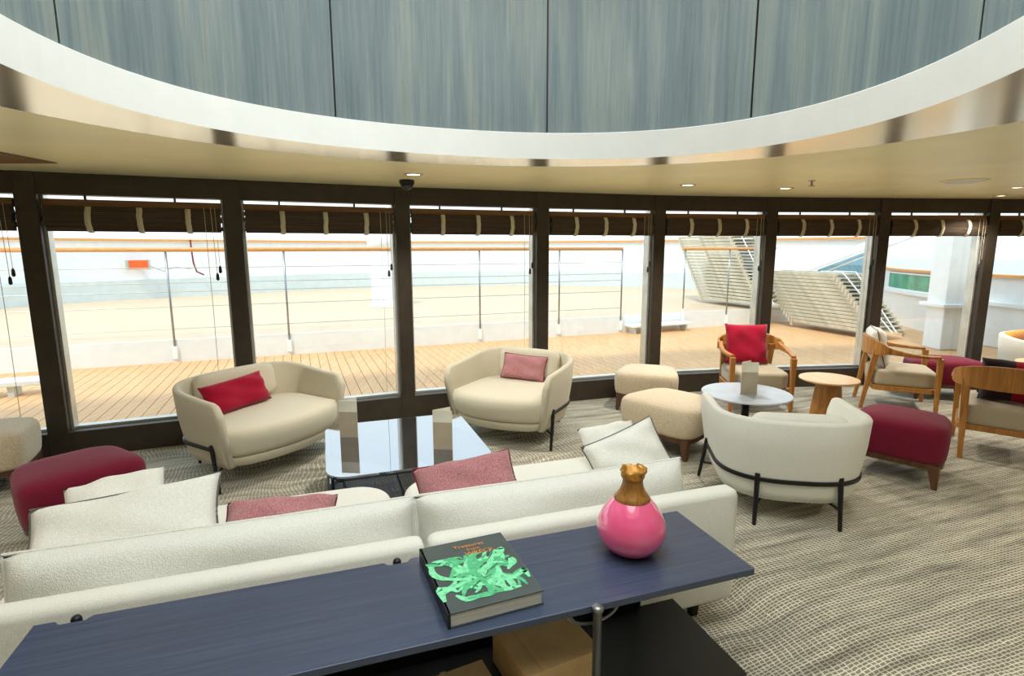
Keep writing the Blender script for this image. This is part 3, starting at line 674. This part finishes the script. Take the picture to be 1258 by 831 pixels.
# book
bk = empty('art_book', (-0.108, 1.556, CZ), R(22), 'thick slate-covered art book with green cover print on the console', 'book')
BW, BD, BH = 0.285, 0.355, 0.046
MB().box(-BW/2+0.006, BW/2-0.006, -BD/2+0.004, BD/2-0.004, 0.004, BH-0.005).build('pages', M['pages'], bk)
MB().box(-BW/2, BW/2, -BD/2, BD/2, 0.0, 0.004).build('back_cover', M['book'], bk)
MB().box(-BW/2-0.002, -BW/2+0.006, -BD/2, BD/2, 0.0, BH).build('spine', M['black_shelf'], bk)
cv = MB().box(-BW/2, BW/2, -BD/2, BD/2, BH-0.005, BH).build('front_cover', M['book'], bk, bev=0.001)
def text(body, size, x, y, z, parent, mat, name):
    cu = bpy.data.curves.new(name, 'FONT'); cu.body = body; cu.size = size; cu.extrude = 0.0001; cu.align_x = 'CENTER'
    t = bpy.data.objects.new(name, cu); COL.objects.link(t)
    dg = bpy.context.evaluated_depsgraph_get(); me = bpy.data.meshes.new_from_object(t.evaluated_get(dg)); bpy.data.objects.remove(t)
    o = bpy.data.objects.new(name, me); COL.objects.link(o); me.materials.append(mat); o.parent = parent; o.location = (x, y, z); return o
text('Treasures', 0.026, 0.012, 0.125, BH+0.0022, cv, M['ink'], 'title_lettering')
text('from', 0.022, 0.02, 0.102, BH+0.0022, cv, M['ink'], 'title_lettering')
text('WRECK', 0.028, 0.035, 0.076, BH+0.0022, cv, M['ink'], 'title_lettering')
rnd = random.Random(15)
def stroke(mb, pts, wd, z):
    vs = []; fs = []
    for i, (x, y) in enumerate(pts):
        a = pts[max(0, i-1)]; b = pts[min(len(pts)-1, i+1)]; dx, dy = b[0]-a[0], b[1]-a[1]; l = math.hypot(dx, dy) or 1
        k = wd*math.sin(math.pi*(0.12+0.76*i/(len(pts)-1)))
        vs += [(x-dy/l*k, y+dx/l*k, z), (x+dy/l*k, y-dx/l*k, z)]
        if i: fs.append((2*i-2, 2*i-1, 2*i+1, 2*i))
    mb.add(vs, fs)
layers = {'g2': MB(), 'g1': MB(), 'g3': MB()}
for k in range(84):
    cx = rnd.uniform(-0.11, 0.10); cy = -0.03 + rnd.uniform(-0.085, 0.09)*(1.0 - 3.0*max(0, cx)) - 0.25*cx*0.3
    if cx < -0.02: cy -= 0.01
    a0 = rnd.uniform(0, 6.28); cur = rnd.uniform(-70, 70); ln = rnd.uniform(0.06, 0.15); pts = []; x, y, a = cx, cy, a0
    for q in range(9):
        pts.append((max(-0.138, min(0.13, x)), max(-0.135, min(0.078, y)))); x += math.cos(a)*ln/8; y += math.sin(a)*ln/8; a += R(cur)/3
    key = ('g2', 'g1', 'g2', 'g3', 'g1')[k % 5]
    stroke(layers[key], pts, rnd.uniform(0.006, 0.0125) if key != 'g3' else 0.0035, BH + 0.0008 + 0.00001*k)
for key, mb in layers.items(): mb.build('cover_print', M[key], cv)
# storage boxes on the lower shelf
def storage_box(label, x, y, rz, w_, d_, h_):
    p = (con.location.x + x*math.cos(EA) - y*math.sin(EA), con.location.y + x*math.sin(EA) + y*math.cos(EA))
    b = empty('box_file', (*p, 0.25), EA + R(rz), label, 'box')
    MB().box(-w_/2, w_/2, -d_/2, d_/2, 0, h_-0.03).build('body', M['kraft'], b, bev=0.003)
    MB().box(-w_/2-0.002, w_/2+0.002, -d_/2-0.002, d_/2+0.002, h_-0.034, h_).build('lid', M['kraft'], b, bev=0.003)
    MB().box(-w_/2+0.055, -w_/2+0.075, -d_/2-0.003, d_/2+0.003, h_-0.001, h_+0.004).build('ridge', M['kraft'], b, bev=0.002)
    return b
storage_box('larger kraft board box on the console lower shelf', -0.64, -0.20, 8, 0.27, 0.25, 0.13)
storage_box('smaller kraft board box at the bottom edge of the console shelf', -0.93, -0.28, 8, 0.20, 0.22, 0.07)

# ------------------------------------------------------------------ seating group
tub_chair('loveseat', 'wide greige tub loveseat with crimson pillow by the windows', (-1.98, 4.15, 0), -30, 1.13, 0.84)
tub_chair('tub_armchair', 'greige tub armchair holding a pink pillow by the windows', (0.02, 4.84, 0), -117, 1.02, 0.94)
tub_chair('tub_armchair', 'pale tub armchair seen from behind beside the sofa end', (1.77, 3.44, 0), 80, 0.92, 0.88, 'cream', 'cream', 0.66, 0.64)
tub_chair('tub_armchair', 'amber-lined tub armchair cut off at the right edge', (5.98, 5.98, 0), -65, 0.86, 0.80, 'cream', 'orange_cloth')
cushion('throw_pillow', 'crimson lumbar pillow on the wide tub loveseat', 'pillow', (-2.08, 4.08, 0.445), (R(-26), R(-3), R(-30+90+4)), (0.54, 0.25, 0.14), M['crimson'], None, 31)
cushion('throw_pillow', 'dusty mauve lumbar pillow on the tub armchair by the windows', 'pillow', (0.09, 4.99, 0.445), (R(-22), R(2), R(-117+90+3)), (0.44, 0.24, 0.12), M['dusty'], M['dusty_edge'], 32)
cushion('throw_pillow', 'crimson pillow on the amber-lined tub chair at the right edge', 'pillow', (6.00, 5.98, 0.445), (R(-20), 0, R(-65+90)), (0.38, 0.32, 0.13), M['crimson'], None, 33)

# coffee table
ct = empty('coffee_table', (-0.735, 3.53, 0), R(19), 'square smoked glass coffee table with black frame and lower shelf', 'coffee table')
tp = rrect(1.0, 1.0, 0.13, 8); TZ = 0.38
MB().prism(tp, TZ-0.012, TZ).build('glass_top', M['tabletop'], ct)
MB().prism([(x*0.97, y*0.97) for x, y in tp], 0.15, 0.16).build('glass_shelf', M['tableshelf'], ct)
for z in (TZ-0.02, 0.142):
    MB().tube([(x*0.985, y*0.985, z) for x, y in tp] + [(tp[0][0]*0.985, tp[0][1]*0.985, z)], 0.007, 6).build('frame_ring', M['black'], ct)
for x in (-1, 1):
    for y in (-1, 1):
        MB().tube([(x*0.465, y*0.465, 0), (x*0.465, y*0.465, TZ-0.015)], 0.010, 8).build('leg', M['black'], ct)
MB().box(-0.003, 0.003, -0.49, 0.49, TZ-0.025, TZ-0.013).build('centre_rail', M['black'], ct)
menu_card('folded menu card at the left of the glass coffee table', (-1.185, 3.60, TZ), -4)
menu_card('folded menu card at the right of the glass coffee table', (-0.51, 3.37, TZ), -8)

# ottomans
ottoman('burgundy ottoman on tapered legs beside the left end of the sofa', (-2.56, 3.04, 0), 52, M['burgundy'], 0.58, 0.54)
ottoman('oatmeal ottoman cut off at the left edge', (-3.72, 3.66, 0), 20, M['oat'], 0.60, 0.56)
ottoman('oatmeal ottoman nearer of the pair beside the round table', (1.34, 4.47, 0), -48, M['oat'], 0.68, 0.60, 0.42)
ottoman('oatmeal ottoman by the window sill, farther of the pair', (1.43, 5.62, 0), -20, M['oat'], 0.62, 0.54, 0.41)
ottoman('burgundy ottoman beside the pale tub armchair on open carpet', (2.90, 3.90, 0), -46, M['burgundy'], 0.58, 0.54, 0.44)
ottoman('burgundy ottoman by the windows behind the wooden armchair', (4.85, 6.02, 0), -15, M['burgundy'], 0.72, 0.52, 0.43)

# small tables
rt = empty('round_table', (1.90, 4.30, 0), 0, 'round pale grey side table behind the tub armchair', 'side table')
MB().lathe([(0.335, 0.488), (0.345, 0.492), (0.345, 0.498), (0.340, 0.502)], 56).build('table_top', M['greytop'], rt)
MB().lathe([(0.03, 0.014), (0.03, 0.488)], 16).build('pedestal', M['black'], rt, True)
MB().lathe([(0.20, 0.0), (0.20, 0.008), (0.16, 0.014), (0.03, 0.016)], 32).build('base', M['black'], rt, True)
menu_card('folded menu card on the round grey table', (1.83, 4.25, 0.503), -6)
def oak_table(label, x, y, r=0.245, h=0.5):
    t = empty('oak_side_table', (x, y, 0), 0, label, 'side table', 'round oak tables')
    MB().lathe([(r-0.02, h-0.022), (r, h-0.012), (r, h-0.006), (r-0.004, h)], 48).build('table_top', M['oak_top'], t)
    MB().lathe([(0.155, 0.0), (0.152, 0.01), (0.10, h-0.03), (0.11, h-0.02)], 40).build('cone_base', M['oak'], t, True)
    return t
oak_table('round oak side table with conical base by the crimson cushion', 2.86, 4.80)
oak_table('round oak table cut off at the right edge', 5.36, 5.33, 0.26, 0.52)

# wooden armchairs
wood_chair('wooden armchair with a big crimson cushion by the window', (2.535, 5.60, 0), -97)
wood_chair('wooden armchair with an ivory cushion, seen from its side', (4.08, 5.62, 0), -25)
wood_chair('wooden armchair seen from behind at the right edge', (3.98, 4.28, 0), 50)
cushion('throw_pillow', 'big crimson cushion propped on the wooden armchair by the window', 'pillow', (2.50, 5.70, 0.44), (R(-12), R(0), R(-97+90+2)), (0.44, 0.43, 0.15), M['crimson'], None, 41)
cushion('throw_pillow', 'ivory cushion propped on the side-facing wooden armchair', 'pillow', (3.93, 5.69, 0.44), (R(-14), 0, R(-25+90)), (0.42, 0.40, 0.17), M['ivory'], M['grey_edge'], 42)
cd = empty('throw_pillow', (4.01, 4.22, 0.43), 0, 'dark plum and crimson two-tone cushion on the rear-facing wooden armchair', 'pillow', rot=(R(-14), 0, R(50+90)))
mb, bd = pillow_mb(0.46, 0.37, 0.15, seed=43); o = mb.build('cover', M['crimson'], cd, True)
o.data.materials.append(M['dark_cloth'])
for p in o.data.polygons:
    if p.center.x > 0.02: p.material_index = 1

# ------------------------------------------------------------------ the open deck outside
DA = R(21.5); dx = Vector((math.cos(DA), math.sin(DA), 0)); dn = Vector((-math.sin(DA), math.cos(DA), 0))
RB = Vector((0.339, 10.182, 0))   # a point on the riser
deck = empty('floor_deck', (0, 0, 0), 0, 'honey teak promenade deck outside the windows', 'deck', kind='structure')
sub = MB(); sub.prism([(-14, 1.5), (14, 1.5), (14, 18), (-14, 18)], -0.12, -0.025)
PW = 0.128
# the deck runs from the window wall to the riser; planks run fore and aft
def wall_y(x):
    for i in range(len(MUL)-1):
        if MUL[i][0] <= x <= MUL[i+1][0]:
            f = (x-MUL[i][0])/(MUL[i+1][0]-MUL[i][0]); return MUL[i][1]+f*(MUL[i+1][1]-MUL[i][1])
    return 3.0 if x < 0 else 6.92
cau = MB(); u = Vector((dx.x, dx.y)); vv = Vector((dn.x, dn.y)); o2 = Vector((RB.x, RB.y))
def uv(a, b): p = o2 + u*a + vv*b; return (p.x, p.y)
cau.prism([uv(-9.5, -5.0), uv(10.5, -9.0), uv(10.5, 0.05), uv(-9.5, 0.05)], -0.06, -0.014)
cau.build('deck_underlay', M['caulk'], deck)
k = 0; a = -9.3
while a < 10.2:
    # trim each plank's near end to the window wall
    b = 0.0
    while b > -9.0:
        p = uv(a + PW/2, b)
        if p[1] < wall_y(p[0]) + 0.16: break
        b -= 0.1
    MB().prism([uv(a+0.004, b), uv(a+PW-0.004, b), uv(a+PW-0.004, 0), uv(a+0.004, 0)], -0.03, -0.006).build('plank', M['teak'], deck)
    a += PW
# raised deck
rd = empty('floor_raised_deck', (0, 0, 0), 0, 'raised pale teak deck behind a white riser', 'deck', kind='structure')
BUL = [(-13.2, 9.2), (-12.6, 11.0), (-11.5, 13.6), (-10.2, 15.3), (-8.443, 16.9), (-5.95, 19.0), (-3.69, 20.0), (-1.4, 20.5), (0.9, 20.55), (3.0, 20.0), (5.2, 18.9), (7.2, 17.4), (8.7, 15.7), (9.7, 14.25)]
def smooth(pts, n=6):
    P = [Vector(p) for p in pts]; o = []
    for i in range(len(P)-1):
        p0, p1, p2, p3 = P[max(i-1, 0)], P[i], P[i+1], P[min(i+2, len(P)-1)]
        for k in range(n):
            t = k/n; o.append(0.5*((2*p1) + (p2-p0)*t + (2*p0-5*p1+4*p2-p3)*t*t + (3*p1-p0-3*p2+p3)*t**3))
    o.append(P[-1]); return o
bc = smooth(BUL)
MB().loft([[(*uv((Vector(p)-o2).dot(u), 0.01), 0.33), (p.x, p.y, 0.33), (p.x, p.y, 0.30), (*uv((Vector(p)-o2).dot(u), 0.01), 0.30)] for p in bc]).build('deck_surface', M['pale_teak'], rd)
q = [uv(-14, -0.02), uv(10.2, -0.02), uv(10.2, 0.02), uv(-14, 0.02)]
MB().prism(q, -0.01, 0.335).build('riser', M['shipwhite'], rd)
# bulwark
bw = empty('bulwark', (0, 0, 0.33), 0, 'white curved ship bulwark with teak capping rail around the stern', 'bulwark', kind='structure'); bw.location = (0, 0, 0)
def ribbon(c, t, z0, z1):
    ol = offs([tuple(p) for p in c], t); mb = MB()
    rings = [[(*c[i], z0), (*ol[i], z0), (*ol[i], z1), (*c[i], z1)] for i in range(len(c))]
    return mb.loft(rings)
ribbon(bc, 0.12, 0.30, 1.90).build('plating', M['shipwhite'], bw)
ribbon([Vector(p) for p in offs([tuple(p) for p in bc], -0.10)], 0.12, 0.30, 0.86).build('waterway_plinth', M['shipblue'], bw)
MB().sweep([(p.x, p.y, 1.94) for p in bc], 0.20, [0.07]*len(bc)).build('cap_rail', M['teakrail'], bw)
# railing on the riser
def railing(name, label, a0, a1, posts, wires=True):
    r = empty(name, (*uv(a0, -0.03), 0), 0, label, 'railing', 'riser railings'); ox, oy = uv(a0, -0.03)
    L = lambda a, b=-0.03: (uv(a, b)[0]-ox, uv(a, b)[1]-oy)
    MB().tube([(*L(a0), 1.665), (*L(a1), 1.665)], 0.032, 12).build('handrail', M['teakrail'], r, True)
    for a_ in posts:
        pst = MB().tube([(*L(a_), 0.06), (*L(a_), 1.64)], 0.016, 8).build('post', M['steel'], r, True)
        MB().box(L(a_)[0]-0.035, L(a_)[0]+0.035, L(a_)[1]-0.02, L(a_)[1]+0.05, 0.05, 0.24).build('bracket', M['shipwhite'], pst)
    if wires:
        for z in (0.50, 0.83, 1.05, 1.18, 1.40):
            MB().tube([(*L(a0), z), (*L(a1), z)], 0.0055, 5).build('wire', M['wire'], r)
    return r
def A(x, y): return (Vector((x, y)) - o2).dot(u)
pl = [(-7.6, 7.1), (-5.06, 8.09), (-3.57, 8.64), (-0.58, 9.8), (0.93, 10.29), (2.2, 10.83)]
railing('deck_railing', 'long teak-topped wire railing along the deck riser', A(-10, 6), A(2.2, 10.83), [A(-7.6, 7.1)] + [A(*p) for p in pl[1:]])
railing('deck_railing', 'short teak-topped railing past the step opening', A(3.55, 11.4), A(5.9, 12.3), [A(3.6, 11.43), A(4.688, 11.86), A(5.85, 12.3)], False)
# step at the opening
st = empty('deck_step', (*uv(A(2.95, 11.1), -0.2), 0), DA, 'white hanging deck step at the railing opening', 'step')
MB().box(-0.72, 0.72, -0.16, 0.14, 0.13, 0.17).build('tread', M['shipwhite'], st, bev=0.005)
for s in (-1, 1):
    MB().hexa([(s*0.70-0.015, 0.10, 0.16), (s*0.70+0.015, 0.10, 0.16), (s*0.70+0.015, 0.15, 0.16), (s*0.70-0.015, 0.15, 0.16)], [(s*0.70-0.015, 0.13, 0.42), (s*0.70+0.015, 0.13, 0.42), (s*0.70+0.015, 0.15, 0.42), (s*0.70-0.015, 0.15, 0.42)]).build('side_bracket', M['shipwhite'], st)
    MB().box(s*0.62-0.02, s*0.62+0.02, -0.1, 0.1, -0.006, 0.13).build('support', M['shipblue'], st)
tag(MB().box(-0.75, 0.75, -0.14, 0.14, 0.10, 0.16).build('low_bench', M['shipwhite'], None, bev=0.01), 'low white bench on the deck at far left', 'bench')
ob = bpy.data.objects['low_bench']; ob.location = (-6.2, 6.0, 0.02); ob.rotation_euler = (0, 0, DA)
for s in (-1, 1): MB().box(s*0.45-0.03, s*0.45+0.03, -0.1, 0.1, -0.026, 0.10).build('foot', M['shipblue'], ob)
# ventilator column, lifebuoy light, hose
vc = empty('mooring_column', (-3.03, 12.9, 0.33), 0, 'white cylindrical column standing on the raised deck', 'column')
MB().lathe([(0.36, 0.0), (0.36, 0.03), (0.27, 0.05), (0.265, 1.4)], 32).build('shaft', M['shipwhite'], vc, True)
MB().lathe([(0.265, 1.38), (0.33, 1.42), (0.34, 1.62), (0.28, 1.74), (0.02, 1.78)], 32).build('cap', M['shipwhite'], vc, True)
lb = empty('lifebuoy_light', (-8.75, 14.4, 1.22), R(-35), 'bright orange lifebuoy light mounted on the stern railing side', 'safety light'); lb.location = (-10.15, 14.95, 1.28)
lb.rotation_euler = (0, 0, R(48))
MB().box(-0.22, 0.22, -0.08, 0.08, -0.12, 0.12).build('case', M['orange'], lb, bev=0.02)
for s in (-1, 1): MB().box(s*0.25-0.03, s*0.25+0.03, -0.06, 0.06, -0.13, 0.13).build('clamp', M['alu'], lb, bev=0.006)
MB().box(-0.05, 0.05, 0.08, 0.40, -0.03, 0.03).build('arm', M['alu'], lb)
MB().tube([(0.28, -0.02, -0.05), (0.6, 0.0, -0.2), (0.9, 0.02, -0.08), (1.3, 0.02, -0.15)], 0.012, 6).build('lanyard', M['wire'], lb)
tag(MB().tube([(-9.28, 16.0, 1.96), (-9.26, 15.98, 1.7), (-9.22, 15.95, 1.3), (-9.15, 15.95, 1.05), (-9.0, 16.05, 0.95)], 0.022, 8).build('hose', M['dusty_edge']), 'dark red hose hanging against the white bulwark', 'hose')

# stacked loungers
def lounger_proto():
    e = empty('stacked_lounger', (0, 0, 0), 0)
    for s in (-1, 1): MB().box(-1.0, 1.0, s*0.32-0.02, s*0.32+0.02, 0.0, 0.062).build('side_rail', M['lounger'], e)
    sl = MB()
    for k in range(15): x = -0.95 + 1.9*k/14; sl.box(x-0.035, x+0.035, -0.30, 0.30, 0.035, 0.05)
    sl.build('slats', M['lounger'], e)
    for sx in (-1, 1):
        for s in (-1, 1): MB().box(sx*0.97-0.025, sx*0.97+0.025, s*0.345-0.012, s*0.345+0.012, -0.08, 0.055).build('leg', M['lounger'], e)
    return e
ORD = [None, 'first', 'second', 'third', 'fourth', 'fifth', 'sixth', 'seventh', 'eighth', 'ninth', 'tenth', 'eleventh', 'twelfth', 'thirteenth', 'fourteenth', 'fifteenth', 'sixteenth', 'seventeenth', 'eighteenth', 'nineteenth', 'twentieth']
proto = lounger_proto(); first = True
def stack(x, y, z0, n, pitch, rz, shift, which, zlegs):
    global first
    d_ = Vector((math.cos(R(rz)), math.sin(R(rz))))
    for k in range(n):
        o = proto if first else dup(proto); first = False
        s = shift*(n-1-k); o.location = (x + d_.x*s, y + d_.y*s, z0 + pitch*k); o.rotation_euler = (0, 0, R(rz))
        pos = 'topmost' if k == n-1 else 'bottom' if k == 0 else '%s from the bottom' % ORD[k+1]
        tag(o, 'weathered slatted sun lounger, %s of the %s' % (pos, which), 'sun lounger', 'loungers in the ' + which)
stack(6.32, 11.72, 0.12, 15, 0.071, -72, 0.07, 'nearer stack of loungers', 0)
stack(5.05, 13.8, 0.45, 20, 0.077, -72, 0.055, 'farther stack of loungers', 0.33)
def lash(label, x, y, z0, n, pitch, rz, shift, off):
    d_ = Vector((math.cos(R(rz)), math.sin(R(rz)), 0)); n_ = Vector((-d_.y, d_.x, 0)); B = Vector((x, y, 0))
    top = B + d_*1.03 + n_*off + Vector((0, 0, z0+pitch*(n-1)+0.09)); bot = B + d_*(1.06+shift*(n-1)) + n_*(off*0.3) + Vector((0, 0, z0+0.02))
    strap(label, [top - d_*0.5, top, bot])
def strap(label, pts): tag(MB().tube(pts, 0.012, 6).build('lashing_strap', M['shipwhite']), label, 'strap', 'straps lashing the loungers')
lash('white lashing strap on the nearer lounger stack, left one', 6.32, 11.72, 0.12, 15, 0.071, -72, 0.07, -0.22)
lash('white lashing strap on the nearer lounger stack, right one', 6.32, 11.72, 0.12, 15, 0.071, -72, 0.07, 0.12)
lash('white lashing strap on the farther lounger stack', 5.05, 13.8, 0.45, 20, 0.077, -72, 0.055, -0.1)
# side bulwark, pillar, wind screen on the right
sb = empty('side_bulwark', (8.1, 9.5, 0), 0, 'white ship side bulwark with teak rail at the right', 'bulwark', kind='structure'); sb.location = (0, 0, 0)
sc_ = smooth([(9.6, 14.2), (8.7, 12.6), (8.25, 10.8), (8.15, 9.0), (8.3, 7.4)], 5)
ribbon(sc_, 0.1, 0.0, 1.16).build('plating', M['shipwhite'], sb)
ribbon([Vector(p) for p in offs([tuple(p) for p in sc_], -0.07)], 0.07, 0.70, 0.76).build('ledge', M['shipwhite'], sb)
MB().sweep([(p.x, p.y, 1.20) for p in sc_], 0.16, [0.06]*len(sc_)).build('cap_rail', M['teakrail'], sb)
for f in (0.82,):
    p = sc_[int(f*len(sc_))]
    MB().hexa([(p.x-0.34, p.y-0.05, 0), (p.x-0.14, p.y-0.05, 0), (p.x-0.14, p.y+0.05, 0), (p.x-0.34, p.y+0.05, 0)], [(p.x-0.1, p.y-0.05, 1.1), (p.x, p.y-0.05, 1.1), (p.x, p.y+0.05, 1.1), (p.x-0.1, p.y+0.05, 1.1)]).build('stanchion', M['shipwhite'], sb, bev=0.01)
gi = [i for i, p in enumerate(sc_) if 9.9 < p.y < 12.9]
gp = [Vector(p) for p in offs([tuple(sc_[i]) for i in gi], -0.02)]
ribbon(gp, 0.015, 0.80, 1.12).build('green_window', M['greenpane'], sb)
for z in (0.78, 1.13): MB().sweep([(p.x, p.y, z) for p in gp], 0.05, [0.035]*len(gp)).build('window_bar', M['shipwhite'], sb)
pr = empty('deck_pillar', (7.25, 9.05, 0), 0, 'square white deck pillar with a collar, outside the right windows', 'pillar')
MB().box(-0.2, 0.2, -0.2, 0.2, -0.006, 3.2).build('shaft', M['shipwhite'], pr, bev=0.02)
MB().box(-0.28, 0.28, -0.28, 0.28, 0.70, 0.76).build('collar', M['shipwhite'], pr, bev=0.01)
ws = empty('wind_screen', (9.0, 14.0, 0.33), 0, 'sloping white framed wind screen with blue tinted glass beyond the loungers', 'wind screen')
P0 = Vector((-1.8, 0.0, 0.70)); P1 = Vector((1.6, 0.0, 2.05))
MB().sweep([P0 + (P1-P0)*k/4 for k in range(5)], 0.2, [0.16]*5).build('sloping_beam', M['shipwhite'], ws)
MB().sweep([P0 + (P1-P0)*k/4 + Vector((0.15, 0.02, -0.2)) for k in range(5)], 0.1, [0.05]*5).build('glazing_bar', M['alu'], ws)
MB().box(0.02, 0.2, -0.08, 0.08, 0.0, 1.4).build('post', M['shipwhite'], ws)
MB().add([(-1.2, 0.0, 0.3), (0.0, 0, 0.3), (0.0, 0, 1.25), (-1.2, 0, 0.80), (-1.2, 0.01, 0.3), (0.0, 0.01, 0.3), (0.0, 0.01, 1.25), (-1.2, 0.01, 0.80)], [(0,1,2,3), (7,6,5,4), (0,4,5,1), (1,5,6,2), (2,6,7,3), (3,7,4,0)]).build('pane', M['bluepane'], ws)
tag(MB().box(-700, 700, 30, 1500, -14.2, -14).build('sea', M['sea']), 'pale green sea beyond the ship', 'sea', kind='structure')
